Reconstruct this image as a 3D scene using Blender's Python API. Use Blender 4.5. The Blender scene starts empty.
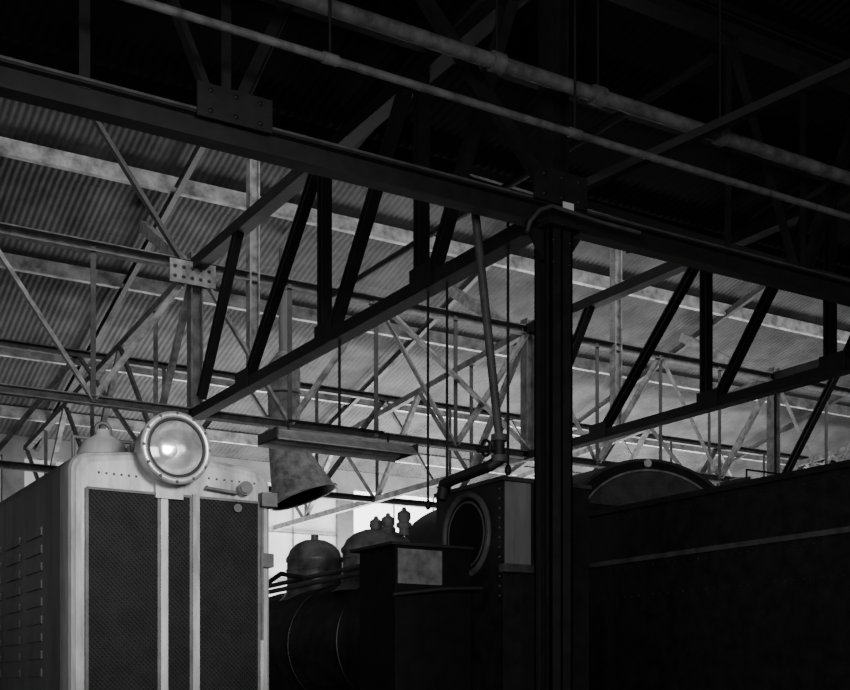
import bpy, math, random
from mathutils import Vector, Matrix
random.seed(7)
# ---------------------------------------------------------------- frame of reference
# X = along the girders, Y = along the trusses/tracks, main column at the origin.
F=1197.0
CX,CY,CZ=-6.707,-8.794,1.6
RX,RY=0.855,0.518            # girder direction seen in camera axes
def _ray(u,v):
    a=(u-425)/F; return RX*a+RY, -RY*a+RX, (690-v)/F
def onx(u,v,x):
    r,l,z=_ray(u,v); s=(x-CX)/r; return Vector((x,CY+l*s,CZ+z*s))
def ony(u,v,y):
    r,l,z=_ray(u,v); s=(y-CY)/l; return Vector((CX+r*s,y,CZ+z*s))

# ---------------------------------------------------------------- materials
def mat(name,c,rough=.7,metal=0.,var=.35,scale=6.,bump=.15,streak=False,emis=0,spec=.5):
    m=bpy.data.materials.new(name); m.use_nodes=True
    nt=m.node_tree; b=nt.nodes['Principled BSDF']
    b.inputs['Roughness'].default_value=rough; b.inputs['Metallic'].default_value=metal
    b.inputs['Specular IOR Level'].default_value=spec
    tc=nt.nodes.new('ShaderNodeTexCoord'); mp=nt.nodes.new('ShaderNodeMapping')
    if streak: mp.inputs['Scale'].default_value=(1,1,.18)
    n=nt.nodes.new('ShaderNodeTexNoise'); n.inputs['Scale'].default_value=scale; n.inputs['Detail'].default_value=8
    n.inputs['Roughness'].default_value=.65
    r=nt.nodes.new('ShaderNodeValToRGB')
    lo=c*(1-var); hi=min(1,c*(1+var))
    r.color_ramp.elements[0].position=.35; r.color_ramp.elements[1].position=.65
    r.color_ramp.elements[0].color=(lo,lo,lo,1); r.color_ramp.elements[1].color=(hi,hi,hi,1)
    nt.links.new(tc.outputs['Object'],mp.inputs['Vector']); nt.links.new(mp.outputs[0],n.inputs['Vector'])
    nt.links.new(n.outputs['Fac'],r.inputs['Fac']); nt.links.new(r.outputs['Color'],b.inputs['Base Color'])
    if bump:
        bp=nt.nodes.new('ShaderNodeBump'); bp.inputs['Strength'].default_value=bump; bp.inputs['Distance'].default_value=.02
        nt.links.new(n.outputs['Fac'],bp.inputs['Height']); nt.links.new(bp.outputs[0],b.inputs['Normal'])
    if emis:
        b.inputs['Emission Color'].default_value=(1,1,1,1); b.inputs['Emission Strength'].default_value=emis
    return m
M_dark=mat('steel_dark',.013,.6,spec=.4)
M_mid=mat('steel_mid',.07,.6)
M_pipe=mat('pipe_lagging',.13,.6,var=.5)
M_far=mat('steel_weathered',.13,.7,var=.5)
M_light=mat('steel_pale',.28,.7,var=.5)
M_purl=mat('timber_purlin',.37,.85,var=.6,scale=3)
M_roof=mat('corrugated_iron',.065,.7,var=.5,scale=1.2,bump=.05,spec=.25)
M_roofd=mat('corrugated_iron_shaded',.012,.8,var=.3,scale=1.0,bump=.05,spec=.2)  # near roof: its unlit look is put into the darker iron colour
M_black=mat('plain_black',.005,.6,spec=.15)
M_loco=mat('loco_black',.011,.42,var=.6)
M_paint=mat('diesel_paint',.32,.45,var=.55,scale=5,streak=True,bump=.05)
M_side=mat('diesel_paint_darkened',.07,.5,var=.5,scale=4,streak=True,bump=.05)  # hood side's lower brightness is put into the paint colour
M_mesh=mat('grille_wire',.012,.7,spec=.12)
M_wall=mat('wall_paint',.30,.9,var=.3,scale=.8)
M_floor=mat('floor_concrete',.12,.9,scale=1.5)
M_glass=mat('window_glow_low',.8,.5,bump=0,var=.1,scale=.6,emis=.15)  # three panes differ mainly in emission, which stands for daylight behind
M_glass1=mat('window_glow_mid',.8,.5,bump=0,var=.3,scale=.6,emis=.45)
M_glass2=mat('window_glow_high',.8,.5,bump=0,var=.1,scale=.6,emis=3.5)
M_white=mat('white_tag',.85,.6,var=.05,emis=0)
M_enam=mat('white_enamel',.5,.5,var=.3)
M_chrome=mat('headlight_rim',.45,.35,metal=.5,var=.3)
M_refl=mat('reflector_silver',.7,.28,metal=.7,var=.4,scale=7,bump=.1)
M_sheet=mat('galvanised_sheet',.24,.5,var=.35,scale=3,streak=True)
M_dome=mat('dome_metal',.12,.4,var=.6,scale=4)
M_lens=bpy.data.materials.new('lens_glass'); M_lens.use_nodes=True
_n=M_lens.node_tree; _n.nodes.clear(); _o=_n.nodes.new('ShaderNodeOutputMaterial'); _x=_n.nodes.new('ShaderNodeMixShader')
_t=_n.nodes.new('ShaderNodeBsdfTransparent'); _g=_n.nodes.new('ShaderNodeBsdfGlossy'); _g.inputs['Roughness'].default_value=.12; _x.inputs[0].default_value=.3
_n.links.new(_t.outputs[0],_x.inputs[1]);_n.links.new(_g.outputs[0],_x.inputs[2]);_n.links.new(_x.outputs[0],_o.inputs[0])

# ---------------------------------------------------------------- mesh builder
class MB:
    def __init__(s): s.v=[];s.f=[];s.m=[];s.sm=[]
    def add(s,vs,fs,m,smooth=False):
        o=len(s.v); s.v+= [tuple(v) for v in vs]
        for f in fs: s.f.append([o+i for i in f]); s.m.append(m); s.sm.append(smooth)
    def prism(s,sec,p,q,m,up=(0,0,1)):
        p=Vector(p);q=Vector(q);d=(q-p).normalized();up=Vector(up)
        if abs(d.dot(up))>.98: up=Vector((0,1,0)) if abs(d.y)<.9 else Vector((1,0,0))
        a=d.cross(up).normalized(); b=a.cross(d).normalized(); n=len(sec)
        vs=[p+a*x+b*y for x,y in sec]+[q+a*x+b*y for x,y in sec]
        fs=[[i,(i+1)%n,n+(i+1)%n,n+i] for i in range(n)]+[list(range(n))[::-1],list(range(n,2*n))]
        s.add(vs,fs,m)
    def bar(s,p,q,w,h,m,kind='box',up=(0,0,1),t=None):
        t=t or max(.012,min(w,h)*.13); a=w/2;b=h/2
        if kind=='box': sec=[(-a,-b),(a,-b),(a,b),(-a,b)]
        elif kind=='I': sec=[(-a,-b),(a,-b),(a,-b+t),(t/2,-b+t),(t/2,b-t),(a,b-t),(a,b),(-a,b),(-a,b-t),(-t/2,b-t),(-t/2,-b+t),(-a,-b+t)]
        elif kind=='H': sec=[(-a,-b),(-a+t,-b),(-a+t,-t/2),(a-t,-t/2),(a-t,-b),(a,-b),(a,b),(a-t,b),(a-t,t/2),(-a+t,t/2),(-a+t,b),(-a,b)]
        elif kind=='L': sec=[(-a,-b),(a,-b),(a,-b+t),(-a+t,-b+t),(-a+t,b),(-a,b)]
        elif kind=='C': sec=[(-a,-b),(a,-b),(a,-b+t),(-a+t,-b+t),(-a+t,b-t),(a,b-t),(a,b),(-a,b)]
        s.prism(sec,p,q,m,up)
    def box(s,c0,c1,m):
        x0,y0,z0=c0;x1,y1,z1=c1
        vs=[(x0,y0,z0),(x1,y0,z0),(x1,y1,z0),(x0,y1,z0),(x0,y0,z1),(x1,y0,z1),(x1,y1,z1),(x0,y1,z1)]
        s.add(vs,[[3,2,1,0],[4,5,6,7],[0,1,5,4],[1,2,6,5],[2,3,7,6],[3,0,4,7]],m)
    def cyl(s,p,q,r,m,n=16,r2=None):
        r2=r if r2 is None else r2
        s.lathe([(r,0),(r2,1)],p,q,m,n,cap=True)
    def lathe(s,prof,p,q,m,n=24,cap=False):
        p=Vector(p);q=Vector(q);L=(q-p).length;d=(q-p).normalized()
        up=Vector((0,0,1)) if abs(d.z)<.95 else Vector((1,0,0))
        a=d.cross(up).normalized();b=a.cross(d)
        vs=[];
        for r,t in prof:
            for i in range(n):
                th=2*math.pi*i/n; vs.append(p+d*(L*t)+(a*math.cos(th)+b*math.sin(th))*max(r,1e-4))
        fs=[]
        for j in range(len(prof)-1):
            for i in range(n):
                fs.append([j*n+i,j*n+(i+1)%n,(j+1)*n+(i+1)%n,(j+1)*n+i])
        s.add(vs,fs,m,True)
        if cap:
            s.add(vs[:n],[list(range(n))[::-1]],m); s.add(vs[-n:],[list(range(n))],m)
    def tube(s,pts,r,m,n=12):
        pts=[Vector(p) for p in pts]
        for a,b in zip(pts,pts[1:]): s.cyl(a,b,r,m,n)
        for p in pts[1:-1]: s.ball(p,r*1.0,m,n)
    def ball(s,c,r,m,n=10,sz=1):
        c=Vector(c); k=6
        s.lathe([(r*math.sin(math.pi*j/k),.5-.5*math.cos(math.pi*j/k)) for j in range(k+1)],c-Vector((0,0,r*sz)),c+Vector((0,0,r*sz)),m,n)
    def torus(s,c,nrm,R,r,m,n=40,k=8):
        c=Vector(c);d=Vector(nrm).normalized();up=Vector((0,0,1)) if abs(d.z)<.95 else Vector((1,0,0))
        a=d.cross(up).normalized();b=a.cross(d);vs=[];fs=[]
        for i in range(n):
            th=2*math.pi*i/n;e=a*math.cos(th)+b*math.sin(th)
            for j in range(k):
                ph=2*math.pi*j/k; vs.append(c+e*(R+r*math.cos(ph))+d*r*math.sin(ph))
        for i in range(n):
            for j in range(k):
                fs.append([i*k+j,((i+1)%n)*k+j,((i+1)%n)*k+(j+1)%k,i*k+(j+1)%k])
        s.add(vs,fs,m,True)
    def obj(s,name,parent=None):
        used=sorted(set(s.m),key=lambda x:x.name); me=bpy.data.meshes.new(name)
        me.from_pydata(s.v,[],s.f)
        for m in used: me.materials.append(m)
        ix={m:i for i,m in enumerate(used)}
        for p,m,sm in zip(me.polygons,s.m,s.sm): p.material_index=ix[m]; p.use_smooth=sm
        me.update(); o=bpy.data.objects.new(name,me); bpy.context.scene.collection.objects.link(o)
        if parent: o.parent=parent
        return o
def empty(name,loc=(0,0,0)):
    e=bpy.data.objects.new(name,None); bpy.context.scene.collection.objects.link(e); return e
def rivets_line(b,p,q,n,nrm,r,m):
    p=Vector(p);q=Vector(q);nrm=Vector(nrm)
    for i in range(n):
        c=p+(q-p)*((i+.5)/n); b.lathe([(r,0),(r*.8,.6),(0,1)],c,c+nrm*r*.9,m,6)

ZB,ZT=5.95,8.3     # chord levels
YG=9.3; YW=21.0    # second girder line, back wall
# ---------------------------------------------------------------- longitudinal girder (front)
def gusset_y(b,x,y,z,w,h,m):
    b.box((x-w/2,y-.012,z-h/2),(x+w/2,y+.012,z+h/2),m)
    for i in range(-1,2):
        for j in (-1,1):
            c=Vector((x+i*w*.33,y-.012,z+j*h*.3)); b.lathe([(.022,0),(.018,.6),(0,1)],c,c+Vector((0,-.02,0)),m,8)
b=MB()
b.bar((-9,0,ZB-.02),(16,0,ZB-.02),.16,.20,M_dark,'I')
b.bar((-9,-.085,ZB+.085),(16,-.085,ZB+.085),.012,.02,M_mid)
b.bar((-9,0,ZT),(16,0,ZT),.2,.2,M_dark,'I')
for x0 in (-6.5,0,6.5,13):
    b.bar((x0,0,ZB+.1),(x0,0,ZT-.1),.2,.2,M_dark,'H')
    if x0<13:
        b.bar((x0+2.2,.02,ZB+.05),(x0+2.2,.02,ZT-.1),.08,.08,M_dark,'L')
        b.bar((x0+2.3,0,ZT-.1),(x0+3.25,0,ZB+.1),.1,.1,M_dark,'L')
        b.bar((x0+3.3,.02,ZB+.05),(x0+3.3,.02,ZT-.1),.08,.08,M_dark,'L')
        b.bar((x0+3.35,0,ZB+.1),(x0+4.3,0,ZT-.1),.1,.1,M_dark,'L')
    b.bar((x0-.05,-.05,ZB+.15),(x0-2.1,-.05,ZT-.1),.1,.1,M_dark,'L')
    gusset_y(b,x0+.0,-.11,ZB+.22,.6,.3,M_dark)
g=ony(235,108,-.1); gusset_y(b,g.x,-.1,g.z,.62,.26,M_dark)
b.obj('lattice_girder')

# ---------------------------------------------------------------- second girder
b=MB()
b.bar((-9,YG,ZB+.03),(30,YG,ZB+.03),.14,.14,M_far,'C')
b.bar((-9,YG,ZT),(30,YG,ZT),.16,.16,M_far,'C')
def seg(b,y,p,q,w,m,kind='L'):
    P=ony(*p,y);Q=ony(*q,y); b.bar(P,Q,w,w,m,kind)
for k in range(-1,5):
    x0=6.5*k
    b.bar((x0,YG,ZB),(x0,YG,ZT+.2),.2,.2,M_far,'H')
    n=4; d=6.5/n
    for i in range(n):
        xa=x0+i*d; xb=xa+d
        if i%2==0: b.bar((xa+.05,YG-.06,ZT-.05),(xb,YG-.06,ZB+.05),.09,.09,M_light,'L')
        else: b.bar((xa,YG-.06,ZB+.05),(xb-.05,YG-.06,ZT-.05),.09,.09,M_light,'L')
        if i: b.bar((xa,YG,ZB),(xa,YG,ZT),.08,.08,M_mid,'L')
# inclined and vertical roof props seen above the girder
seg(b,YG-.1,(60,60),(187,266),.11,M_mid)
seg(b,YG,(253,145),(253,370),.17,M_light,'H')
seg(b,YG,(616,215),(616,425),.17,M_light,'H')
seg(b,YG-.12,(395,315),(530,448),.11,M_light)
P=ony(190,272,YG-.15)
b.box((P.x-.33,YG-.17,P.z-.2),(P.x+.42,YG-.145,P.z+.16),M_light)
for i in range(5):
    for j in range(2):
        c=Vector((P.x-.25+.14*i,YG-.17,P.z-.1+.15*j)); b.lathe([(.03,0),(.025,.6),(0,1)],c,c+Vector((0,-.03,0)),M_mid,8)
b.obj('lattice_girder')

# third girder carried on the back columns
b=MB()
Y3=15.2
for z in (ZB,ZT): b.bar((-9,Y3,z),(44,Y3,z),.14,.14,M_far,'C')
for i in range(15):
    xa=-9+i*3.5
    b.bar((xa,Y3,ZB),(xa+1.75,Y3,ZT),.1,.1,M_far,'L')
    b.bar((xa+1.75,Y3,ZT),(xa+3.5,Y3,ZB),.1,.1,M_far,'L')
    b.bar((xa,Y3,ZB),(xa,Y3,ZT),.08,.08,M_far,'L')
b.obj('lattice_girder')

# ---------------------------------------------------------------- transverse trusses
def truss(x,first):
    b=MB(); d=M_dark
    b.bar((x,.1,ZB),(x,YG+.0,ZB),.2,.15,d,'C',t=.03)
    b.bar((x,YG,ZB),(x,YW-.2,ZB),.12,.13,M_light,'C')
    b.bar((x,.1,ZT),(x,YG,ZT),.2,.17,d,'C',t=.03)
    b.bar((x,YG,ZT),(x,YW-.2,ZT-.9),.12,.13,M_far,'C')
    def mem(y0,z0,y1,z1,w=.14): b.bar((x-.03,y0,z0),(x-.03,y1,z1),w,w,d,'C',t=.03)
    mem(8.95,ZB+.2,7.4,ZT,.13)
    mem(7.15,ZB,4.75,ZT,.13)
    mem(4.65,ZB,4.65,ZT,.14)
    mem(4.45,ZB,2.6,ZT,.13)
    mem(2.3,ZB,2.3,ZT,.13)
    mem(2.1,ZB,.6,ZT,.12)
    for y in (7.15,4.55,2.2):
        b.box((x-.115,y-.22,ZB-.07),(x-.10,y+.22,ZB+.2),d)
    ys=[YG,13.2,17.1,YW-.3]
    ztop=lambda y: ZT-.9*(y-YG)/(YW-YG)
    for i in range(len(ys)-1):
        m=(ys[i]+ys[i+1])/2
        b.bar((x,ys[i],ztop(ys[i])),(x,m,ZB),.1,.1,M_light,'L')
        b.bar((x,m,ZB),(x,ys[i+1],ztop(ys[i+1])),.1,.1,M_far,'L')
        b.bar((x,m,ZB),(x,m,ztop(m)),.08,.08,M_far,'L')
    return b.obj('roof_truss')
for k in range(-1,5): truss(6.5*k,k==0)

# ---------------------------------------------------------------- ceiling (corrugated roofs)
def corr(b,x0,x1,pitch,amp,line,m):
    n=int((x1-x0)/pitch*6); vs=[];fs=[];k=len(line)
    for i in range(n+1):
        x=x0+(x1-x0)*i/n; o=amp*math.sin(2*math.pi*x/pitch)
        for (y,z) in line: vs.append((x,y,z+o))
    for i in range(n):
        for j in range(k-1): fs.append([i*k+j,(i+1)*k+j,(i+1)*k+j+1,i*k+j+1])
    b.add(vs,fs,m,True)
zr=lambda y:10.44-.27*(y-11)
b=MB()
SH=3.0; y=2.6
while y<YW:
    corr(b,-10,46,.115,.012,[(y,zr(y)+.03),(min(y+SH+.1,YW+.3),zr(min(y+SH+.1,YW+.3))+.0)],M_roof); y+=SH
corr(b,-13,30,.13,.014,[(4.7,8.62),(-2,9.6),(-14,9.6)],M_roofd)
b.obj('ceiling')
b=MB()
for y in (9.3,11.05,14.0,17,19.6):
    b.bar((-10,y,zr(y)-.15),(46,y,zr(y)-.15),.12,.26,M_purl)
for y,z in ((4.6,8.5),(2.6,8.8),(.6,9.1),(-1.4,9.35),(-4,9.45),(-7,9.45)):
    b.bar((-13,y,z),(30,y,z),.1,.18,M_black)  # near purlins: dimness of the near bay put into their black colour
for k in range(-1,5):
    x=6.5*k+.3
    b.bar((x,4.7,8.45),(x,-2,9.42),.12,.16,M_dark,'I'); b.bar((x,-2,9.4),(x,-13,9.4),.12,.16,M_dark,'I')
    b.bar((x,3,zr(3)-.28),(x,YW,zr(YW)-.28),.1,.14,M_mid,'I')
    b.bar((x-.2,YG+.3,ZT),(x-.2,12.2,zr(12.2)-.2),.12,.2,M_light,'box')
b.obj('roof_purlins')

# ---------------------------------------------------------------- shell
b=MB(); b.box((-14,-16,-.1),(46,YW+1,0),M_floor); b.obj('floor')
b=MB()
zt=zr(YW); W0,W1=3.2,7.25
b.box((-14,YW,0),(46,YW+.25,W0),M_wall); b.box((-14,YW,W1),(46,YW+.25,zt),M_wall)
x=-14
while x<46:
    b.box((x,YW,W0),(x+.5,YW+.25,W1),M_wall); x+=4.5
b.obj('wall_back')
b=MB(); b.box((45.8,-16,0),(46,YW,11),M_wall); b.obj('wall_right')
k=1;x=-14
while x<45:
    w=MB(); w.box((x+.5,YW+.1,W0),(x+4.5,YW+.14,W1),M_glass2 if 8<x<9 else M_glass1 if 3<x<14 else M_glass)
    for i in range(4): w.bar((x+.5+1.33*i,YW+.05,W0),(x+.5+1.33*i,YW+.05,W1),.04,.04,M_light)
    for i in range(4): z=W0+.02+(W1-W0-.04)*i/3; w.bar((x+.5,YW+.05,z),(x+4.5,YW+.05,z),.04,.04,M_light)
    w.obj('window_%d'%k); k+=1; x+=4.5

# ---------------------------------------------------------------- columns
def column(x,y,ztop,m=M_dark,s=.25):
    b=MB()
    h=s/2
    b.box((x-h,y-h,0),(x+h,y-h+.022,ztop),m); b.box((x-h,y+h-.022,0),(x+h,y+h,ztop),m)
    b.box((x-.012,y-h,0),(x+.012,y+h,ztop),m)
    for sx in (-1,1):
        b.box((x+sx*h-.0,y-h,0),(x+sx*(h-.02),y-h+.07,ztop),m)
        b.box((x+sx*h-.0,y+h-.07,0),(x+sx*(h-.02),y+h,ztop),m)
    b.box((x-.2,y-.2,ztop-.04),(x+.2,y+.2,ztop),m)
    b.box((x-.3,y-.3,0),(x+.3,y+.3,.03),m)
    for z in (ztop-.15,ztop-.35):
        for sx in (-.09,.09):
            c=Vector((x+sx,y-h,z)); b.lathe([(.02,0),(.016,.6),(0,1)],c,c+Vector((0,-.02,0)),m,8)
    for sx in (-1,1):
        b.add([(x+sx*h,y-.02,ztop-.04),(x+sx*(h+.18),y-.02,ztop-.04),(x+sx*h,y-.02,ztop-.3),(x+sx*h,y+.02,ztop-.04),(x+sx*(h+.18),y+.02,ztop-.04),(x+sx*h,y+.02,ztop-.3)],
              [[0,1,2],[3,5,4],[0,3,4,1],[1,4,5,2],[2,5,3,0]],m)
    return b.obj('steel_column')
column(0,0,ZB-.12)
column(13,0,ZB-.12)
for k in (2,3,4): column(6.5*k,YG,ZB-.1,M_mid,.22)
b=MB(); P=ony(568,207,-.14)
b.box((P.x-.06,-.15,P.z-.035),(P.x+.06,-.14,P.z+.035),M_white)
b.obj('number_tag')
b=MB()
b.tube([ony(u,v,-.2) for u,v in ((527,232),(530,222),(540,210),(552,206),(600,222),(640,233))],.018,M_mid)
b.obj('electrical_conduit')
def pipe_r(v792,y,r,name,clamps,m):
    b=MB(); P=ony(792,v792,y); b.cyl((-9,y,P.z),(16,y,P.z),r,m,14)
    for u in clamps:
        r_,l,_=_ray(u,0); s=(y-CY)/l; x=CX+r_*s
        b.cyl((x-.06,y,P.z),(x+.06,y,P.z),r*1.35,m,14)
        b.tube([(x,y,P.z+r),(x,y,ZT+.9)],.012,M_dark,6)
    return b.obj(name)
pipe_r(160,-.5,.062,'steam_pipe',(497,598,720),M_pipe)
pipe_r(200,-.8,.031,'water_pipe',(330,575),M_pipe)
b=MB(); b.cyl((2.2,.2,8.1),(2.2,YG,8.1),.05,M_dark); b.obj('air_pipe')
b=MB()
b.bar((0.3,0,ZB+.35),(5.5,-5,8.9),.12,.12,M_dark,'L')
b.bar((1.2,.3,6.0),(6.2,4.4,8.5),.12,.12,M_dark,'L')
b.bar((6.3,.2,6.1),(2.0,4.5,8.5),.1,.1,M_dark,'L')
b.obj('roof_bracing')

# sloping drain pipe left of the column
b=MB()
A=ony(474,200,.35);B=ony(499,436,.35)
b.tube([A,B],.04,M_mid); b.cyl(A,A+(B-A)*.02,.055,M_mid)
b.tube([ony(499,436,.35),ony(499,460,.35),ony(490,466,.4),ony(458,478,1.2),ony(444,484,1.5),ony(441,500,1.5)],.055,M_dark)
b.cyl(ony(478,450,.35),ony(502,448,.35),.03,M_dark)
b.torus(ony(486,448,.35),(1,0,.1),.07,.015,M_dark,20,6)
for u,v in ((499,438),(499,459)): 
    P=ony(u,v,.35); b.cyl(P-Vector((0,0,.03)),P+Vector((0,0,.03)),.075,M_mid)
b.obj('drain_pipe')
def hang(u,v0,v1,x,name='pull_rope',m=M_dark,r=.014):
    b=MB(); p=onx(u,v0,x); q=onx(u,v1,x); q.x=p.x;q.y=p.y
    b.cyl(p,q,r,m,8); b.ball(q,.035,m,8,1.6)
    b.obj(name)
hang(428,270,505,.0); hang(447,262,490,.0); hang(508,200,470,.0)

# ---------------------------------------------------------------- hanging lamp fixtures
def fixture(cx,cy,z,L,ztop):
    b=MB(); h=L/2
    sec=[(-.16,-.0),(-.17,.0),(-.10,.12),(.10,.12),(.17,0),(.16,0),(.09,.10),(-.09,.10)]
    b.prism(sec,(cx-h,cy,z),(cx+h,cy,z),M_enam)
    b.prism([(-.30,.0),(-.17,.11),(-.16,.10),(-.29,-.01)],(cx-h,cy,z-.03),(cx+h,cy,z-.03),M_enam)
    b.prism([(.30,.0),(.17,.11),(.16,.10),(.29,-.01)],(cx-h,cy,z-.03),(cx+h,cy,z-.03),M_enam)
    b.cyl((cx-h,cy-.295,z-.035),(cx+h,cy-.295,z-.035),.012,M_enam,8)
    for s in (-1,1):
        b.box((cx+s*h-.01,cy-.28,z-.02),(cx+s*h+.01,cy+.28,z+.1),M_mid)
        b.cyl((cx+s*h*.72,cy,z+.1),(cx+s*h*.72,cy,z+.26),.014,M_dark,8)
    b.cyl((cx-h+.1,cy,z+.03),(cx+h-.1,cy,z+.03),.02,M_white,10)
    b.tube([(cx-h*.72,cy,z+.26),(cx+h*.66,cy,z+.26)],.014,M_dark,8)
    b.cyl((cx,cy,z+.26),(cx,cy,ztop),.018,M_dark,8)
    b.obj('pendant_trough_lamp')
fixture(0.0,4.3,4.57,1.9,ZB)
fixture(6.5,3.3,4.45,1.6,ZB)

# ---------------------------------------------------------------- smoke hood
b=MB()
T=ony(284,443,12.0); Mo=ony(304,497,11.8)
b.lathe([(.30,0),(.31,1)],T,(T.x,12,7.75),M_light,24)
b.lathe([(.31,0),(.12,1)],(T.x,12,7.75),(T.x,12,8.0),M_light,24)
b.cyl((T.x,12,8.0),(T.x,12,9.95),.10,M_sheet)
b.lathe([(.66,0),(.62,.04),(.40,.72),(.31,1)],Mo,T,M_light,32)
b.lathe([(.645,0.0),(.60,.05),(.38,.72),(.28,1)],Mo,T,M_black,32)
b.torus(Mo,(T-Mo),.655,.02,M_light)
for z in (6.6,7.2): b.torus((T.x,12,z),(0,0,1),.315,.018,M_mid)
b.obj('smoke_hood')

# ---------------------------------------------------------------- diesel locomotive
E=empty('diesel_locomotive')
x0,x1,yf=-4.55,-3.07,-.6; xc=(x0+x1)/2
def roof_arc(xa,xb,ze,rise,rc,n=8):
    pts=[]
    for i in range(n+1):
        t=math.pi/2*i/n; pts.append((xa+rc-rc*math.cos(t),ze-rc+rc*math.sin(t)))
    for i in range(1,12):
        t=i/12; pts.append((xa+rc+(xb-xa-2*rc)*t,ze+rise*math.sin(math.pi*t)))
    for i in range(n+1):
        t=math.pi/2*i/n; pts.append((xb-rc+rc*math.sin(t),ze-rc+rc*math.cos(t)))
    return pts
prof=roof_arc(x0,x1,3.24,.05,.13)
b=MB()
def shell(b,prof,ya,yb,zb,m,back=True):
    P=[(prof[0][0],zb)]+prof+[(prof[-1][0],zb)]; n=len(P)
    def ring(y,ins):
        cx=(P[0][0]+P[-1][0])/2; 
        return [(cx+(x-cx)*(1-ins/((P[-1][0]-P[0][0])/2)),y,z-ins*(1 if z>zb else 0)) for x,z in P]
    rings=[ring(ya,.07),ring(ya+.012,.035),ring(ya+.04,.01),ring(ya+.08,0),ring(ya+.3,0),ring(yb,0)]
    for j in range(len(rings)-1):
        fs=[[i,i+1,n+i+1,n+i] for i in range(n-1)]
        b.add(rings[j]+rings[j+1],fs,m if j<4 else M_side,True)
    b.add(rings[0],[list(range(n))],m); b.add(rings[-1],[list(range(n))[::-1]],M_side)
shell(b,prof,yf,5.5,1.1,M_paint)
for i in range(7):
    y=.2+i*.7
    for j in range(9): b.box((x0-.012,y,1.7+j*.13),(x0+.0,y+.5,1.76+j*.13),M_side)
b.box((x0-.45,yf-.25,.85),(x1+.45,6.2,1.1),M_loco)
for yw in (.8,2.6,4.4):
    for xx in (xc-.75,xc+.6): b.cyl((xx,yw,.5),(xx+.14,yw,.5),.5,M_loco,32)
b.box((x0+.2,yf-.1,.45),(x1-.2,6,.86),M_loco)
b.obj('hood_body',E)
def X(u): return ony(u,500,yf).x
b=MB()
zg1=2.98; zg0=1.5
def grille(xa,xb,ztop):
    b.box((xa,yf-.006,zg0),(xb,yf-.002,ztop),M_black)
    st=.034
    h=ztop-zg0; w=xb-xa
    n=int((w+h)/st)
    for i in range(n+1):
        for sgn in (0,1):
            c=i*st
            pa=(min(c,w),max(0,c-w)); pb=(max(0,c-h),min(c,h))
            if sgn==0: p=(xa+pa[0],zg0+pa[1]);q=(xa+pb[0],zg0+pb[1])
            else: p=(xb-pa[0],zg0+pa[1]);q=(xb-pb[0],zg0+pb[1])
            if (p[0]-q[0])**2+(p[1]-q[1])**2>1e-4:
                b.bar((p[0],yf-.012-.004*sgn,p[1]),(q[0],yf-.012-.004*sgn,q[1]),.006,.006,M_mesh)
    for s,e in (((xa,zg0),(xa,ztop)),((xb,zg0),(xb,ztop)),((xa,ztop),(xb,ztop)),((xa,zg0),(xb,zg0))):
        b.bar((s[0],yf-.015,s[1]),(e[0],yf-.015,e[1]),.022,.018,M_mid)
xm1,xm2,xm3,xm4=X(158),X(166),X(190),X(197)
grille(x0+.10,xm1,zg1); grille(xm2,xm3,zg1); grille(xm4,X(258),zg1)
for xa in (xm1+.012,xm3+.012): b.box((xa,yf-.03,zg0-.3),(xa+.05,yf-.0,zg1+.02),M_paint)
b.obj('radiator_grille',E)
b=MB()
hc=ony(176,448,yf-.18)
R=.235
b.lathe([(R*.55,0),(R*.95,.35),(R,.6),(R*1.02,1)],hc+Vector((0,.34,0)),hc,M_chrome,40)
b.torus(hc,(0,-1,0),R*.97,.028,M_chrome,48,10)
b.lathe([(R*.93,0),(R*.80,.45),(R*.58,.8),(R*.3,.96),(0,1)],hc+Vector((0,.0,0)),hc+Vector((0,.17,0)),M_refl,40)
b.torus(hc+Vector((0,-.012,0)),(0,-1,0),R*.85,.012,M_dark,48,8)
b.ball(hc+Vector((0,.08,0)),.04,M_white,14,1.2); b.cyl(hc+Vector((0,.16,0)),hc+Vector((0,.1,0)),.025,M_mid,12)
b.lathe([(R*.93,0),(R*.75,.45),(R*.45,.85),(0,1)],hc+Vector((0,-.005,0)),hc+Vector((0,-.06,0)),M_lens,40)
for i in range(12):
    t=2*math.pi*i/12; c=hc+Vector((math.cos(t)*R,-.02,math.sin(t)*R)); b.ball(c,.013,M_mid,6)
b.box((hc.x-.1,yf-.05,hc.z-R-.1),(hc.x+.1,yf+.25,hc.z-R+.06),M_paint)
b.obj('headlight',E)
b=MB()
def fx(u,v,dy=-.05): return ony(u,v,yf+dy)
b.tube([fx(207,487,0),fx(207,488),fx(236,493),fx(236,494,0)],.012,M_mid,8)
b.cyl(fx(246,488,0),fx(246,488,-.1),.05,M_mid,20); b.cyl(fx(246,488,-.1),fx(246,488,-.12),.035,M_mid,20)
b.cyl(fx(238,508,0),fx(238,508,-.04),.03,M_mid,14)
P=fx(267,500); b.box((P.x-.05,yf-.08,P.z-.05),(P.x+.07,yf+.05,P.z+.05),M_mid)
P=fx(267,560); b.box((P.x-.03,yf-.04,P.z-.05),(P.x+.06,yf+.05,P.z+.05),M_mid)
rivets_line(b,fx(95,472,0),fx(140,477,0),6,(0,-1,0),.010,M_side)
rivets_line(b,fx(205,478,0),fx(258,484,0),7,(0,-1,0),.010,M_side)
b.tube([fx(262,500,0),fx(262,560,-.03),fx(262,640,0)],.012,M_mid,8)
b.obj('grab_handles',E)
b=MB()
B=Vector((ony(103,450,.1).x,.1,3.27))
b.lathe([(.19,0),(.19,.35),(.15,.65),(.06,.85),(.05,1)],B,B+Vector((0,0,.27)),M_sheet,28)
b.torus(B+Vector((0,0,.27)),(0,1,0),.055,.015,M_mid,20,6)
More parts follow.
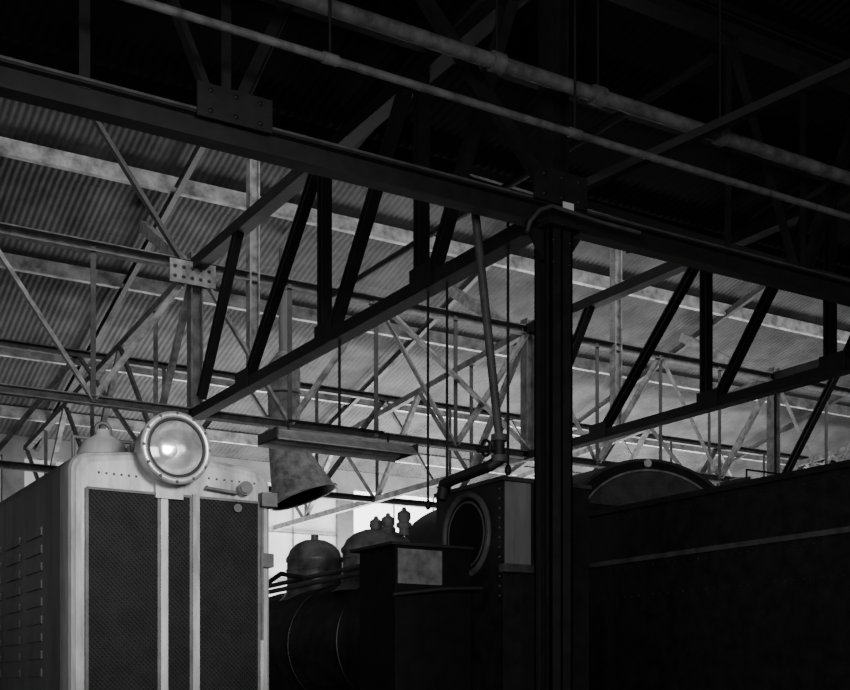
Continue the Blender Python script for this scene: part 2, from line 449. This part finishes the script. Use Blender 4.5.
b.tube([B+Vector((-.22,0,0)),B+Vector((-.22,0,.2)),B+Vector((.22,0,.2)),B+Vector((.22,0,0))],.014,M_mid,8)
b.obj('bell',E)

# ---------------------------------------------------------------- steam locomotive (middle track)
E=empty('steam_locomotive')
xb=.15
b=MB()
b.lathe([(0,0),(.72,0),(.75,.01),(.75,.8),(.78,.8),(.78,.99),(0,1)],(xb,2.6,2.15),(xb,9.5,2.15),M_loco,40)
for y in (3.2,4.5,6,7.4): b.torus((xb,y,2.15),(0,1,0),.752,.015,M_loco,48,6)
b.box((xb-.9,1.0,.95),(xb+.9,9.8,1.25),M_loco)
for y in (3,4.6,6.2,8.4):
    for xx in (xb-.8,xb+.66): b.cyl((xx,y,.6),(xx+.14,y,.6),.6,M_loco,32)
b.obj('boiler',E)
b=MB()
def dome(y,r,zt,m):
    b.lathe([(r*1.3,0),(r*1.05,.12),(r,.22),(r,.62),(r*1.04,.64),(r*1.04,.69),(r*.97,.73),(r*.88,.83),(r*.68,.92),(r*.4,.98),(0,1)],(xb,y,2.75),(xb,y,zt),m,32)
    for z in (3.0,3.15): b.torus((xb,y,z),(0,0,1),r*1.01,.012,m,36,6)
dome(5.3,.36,3.56,M_dome); dome(3.6,.42,3.5,M_dome)
b.lathe([(.05,0),(.05,1)],(xb,5.3,3.55),(xb,5.3,3.62),M_dome,12)
for u,dz in ((376,0),(388,.0),(404,.02)):
    P=onx(u,530,xb)
    b.lathe([(.06,0),(.06,.25),(.09,.3),(.09,.42),(.06,.48),(.08,.6),(.075,.8),(.03,.9),(.02,1)],(P.x,P.y,3.36),(P.x,P.y,3.36+.30+dz),M_pipe,14)
for z,o in ((3.0,.5),(2.9,.6)): b.tube([(xb-o,2.7,z),(xb-o,6,z-.05),(xb-o,9,z-.05)],.03,M_mid,8)
b.tube([(xb-.62,4.3,2.95),(xb-.66,4.9,3.05),(xb-.66,5.6,2.9),(xb-.66,6.6,3.0)],.03,M_dark,8)
b.lathe([(.28,0),(.22,.15),(.2,.8),(.26,.88),(.24,1)],(xb,8.6,2.85),(xb,8.6,3.5),M_loco,28)
b.obj('domes_and_valves',E)
b=MB()
c=onx(503,478,.18)
bx0,by0,bz=.18,c.y,c.z
b.box((bx0,by0,1.0),(bx0+1.1,by0+1.27,bz),M_loco)
b.box((bx0+.02,by0-.008,2.85),(bx0+.34,by0,bz-.03),M_sheet)
b.box((bx0-.02,by0-.02,bz-.02),(bx0+1.12,by0+1.29,bz+.02),M_mid)
rivets_line(b,(bx0,by0+.06,2.5),(bx0,by0+.06,bz-.05),12,(-1,0,0),.014,M_mid)
b.torus((bx0-.01,by0+.66,bz-.5),(1,0,0),.42,.035,M_mid,40,8)
b.torus((bx0-.01,by0+.66,bz-.5),(1,0,0),.34,.015,M_mid,40,8)
b.lathe([(.41,0),(.35,.5),(0,1)],(bx0,by0+.66,bz-.5),(bx0-.03,by0+.66,bz-.5),M_black,32)
b.box((bx0-.05,by0-.1,2.78),(bx0+.36,by0,2.86),M_mid)
c=onx(395,545,-.75)
b.box((-.75,c.y,1.0),(.16,c.y+.75,c.z),M_black)
b.box((-.72,c.y-.01,c.z-.38),(-.2,c.y,c.z-.03),M_pipe)
b.box((-.82,c.y-.06,c.z),(.2,c.y+.85,c.z+.03),M_dark)
b.tube([(-.8,c.y-.05,c.z-.5),(-.2,c.y-.12,c.z-.42),(.3,c.y-.2,c.z-.4)],.02,M_dark,8)
b.obj('cab_and_bunker',E)

# ---------------------------------------------------------------- tender + cab (right track)
E=empty('locomotive_tender')
b=MB()
b.box((2.0,-7,1.0),(4.9,3.2,3.6),M_loco)
b.prism([(-.04,-.03),(.04,-.03),(.04,.03),(-.04,.03)],(1.99,-7,3.6),(1.99,3.2,3.6),M_loco)
b.bar((1.985,-7,3.02),(1.985,3.2,3.02),.03,.05,M_mid)
rivets_line(b,(1.998,-7,3.5),(1.998,3.2,3.5),90,(-1,0,0),.012,M_loco)
rivets_line(b,(1.998,-7,2.94),(1.998,3.2,2.94),90,(-1,0,0),.012,M_loco)
rivets_line(b,(1.998,-7,2.62),(1.998,3.2,2.62),90,(-1,0,0),.012,M_loco)
b.box((2.2,-6.8,.6),(4.7,3,1.0),M_loco)
for y in (-6,-4.2,-2,-.2,1.6):
    for xx in (2.5,4.2): b.cyl((xx,y,.5),(xx+.14,y,.5),.5,M_loco,28)
b.obj('tank',E)
b=MB()
def arch(y0,y1,xa,xb_,ze,rise,m,n=24):
    P=[(xa+(xb_-xa)*i/n, ze+rise*(1-(2*i/n-1)**2)**.6) for i in range(n+1)]
    P=[(xa,1.2)]+P+[(xb_,1.2)]; k=len(P)
    vs=[(x,y0,z) for x,z in P]+[(x,y1,z) for x,z in P]
    b.add(vs,[[i,i+1,k+i+1,k+i] for i in range(k-1)],m,True)
    b.add([(x,y0,z) for x,z in P],[list(range(k))],m); b.add([(x,y1,z) for x,z in P],[list(range(k))[::-1]],m)
    return P
P=arch(2.46,6.5,2.15,4.85,3.75,.70,M_loco)
for o,m,r in ((0,M_mid,.022),(.12,M_light,.016)):
    xc2=3.5
    b.tube([(xc2+(x-xc2)*(1-o*.7),2.45,z-o) for x,z in P[1:-1]],r,m,8)
b.add([(3.5+(x-3.5)*.9,2.452,z-.14) for x,z in P[2:-2]],[list(range(len(P)-4))],M_mid)
b.cyl((3.3,2.43,4.40),(3.3,2.40,4.40),.05,M_white,10)
b.obj('cab_roof',E)

# ---------------------------------------------------------------- smoke haze hanging in the far bays
b=MB()
sec=[(12.6,.05),(20.9,.05),(20.9,7.5),(12.6,9.8)]
hz=bpy.data.materials.new('smoke'); hz.use_nodes=True; nt=hz.node_tree; nt.nodes.clear()
o=nt.nodes.new('ShaderNodeOutputMaterial'); vs=nt.nodes.new('ShaderNodeVolumeScatter'); vs.inputs['Density'].default_value=.10; vs.inputs['Anisotropy'].default_value=.0
nt.links.new(vs.outputs[0],o.inputs['Volume'])
b.add([(-9.5,y,z) for y,z in sec]+[(45,y,z) for y,z in sec],[[0,1,2,3],[7,6,5,4],[0,4,5,1],[1,5,6,2],[2,6,7,3],[3,7,4,0]],hz)
b.obj('smoke_haze')

# ---------------------------------------------------------------- lights
def area(name,loc,rot,sx,sy,p,spread=180):
    l=bpy.data.lights.new(name,'AREA'); l.shape='RECTANGLE'; l.size=sx; l.size_y=sy; l.energy=p; l.spread=math.radians(spread)
    o=bpy.data.objects.new(name,l); o.location=loc; o.rotation_euler=rot; bpy.context.scene.collection.objects.link(o); return o
area('added_floor_fill',(12,18,.4),(math.radians(180),0,0),18,4,3000,130)  # added fill below the view, brightens haze and far roof; no pit there
area('added_roof_fill',(12,4.9,10.2),(math.radians(82),0,0),44,1.6,850)  # added front fill for far roof and purlins; no glazing built here
area('added_diesel_fill',(-4,-10,4.0),(math.radians(84),0,0),1.6,1.6,70,45)  # added narrow fill aimed at the diesel front; no door there
# added broad weak fill for column, tender and pipes, from behind the camera
o=area('added_wide_fill',(-10,-13,2.8),(0,0,0),5,4,300,120)
o.rotation_euler=(Vector((3,0,5))-o.location).to_track_quat('-Z','Y').to_euler()
w=bpy.data.worlds.new('sky'); bpy.context.scene.world=w; w.use_nodes=True
bg=w.node_tree.nodes['Background']; bg.inputs['Color'].default_value=(.9,.9,.9,1); bg.inputs['Strength'].default_value=.11

cam=bpy.data.cameras.new('camera'); co=bpy.data.objects.new('camera',cam); bpy.context.scene.collection.objects.link(co)
co.location=(CX,CY,CZ); co.rotation_euler=(math.radians(90),0,-math.atan2(.518,.855))
cam.sensor_width=36; cam.lens=36*F/850; cam.shift_y=345/850; cam.clip_end=200
bpy.context.scene.camera=co
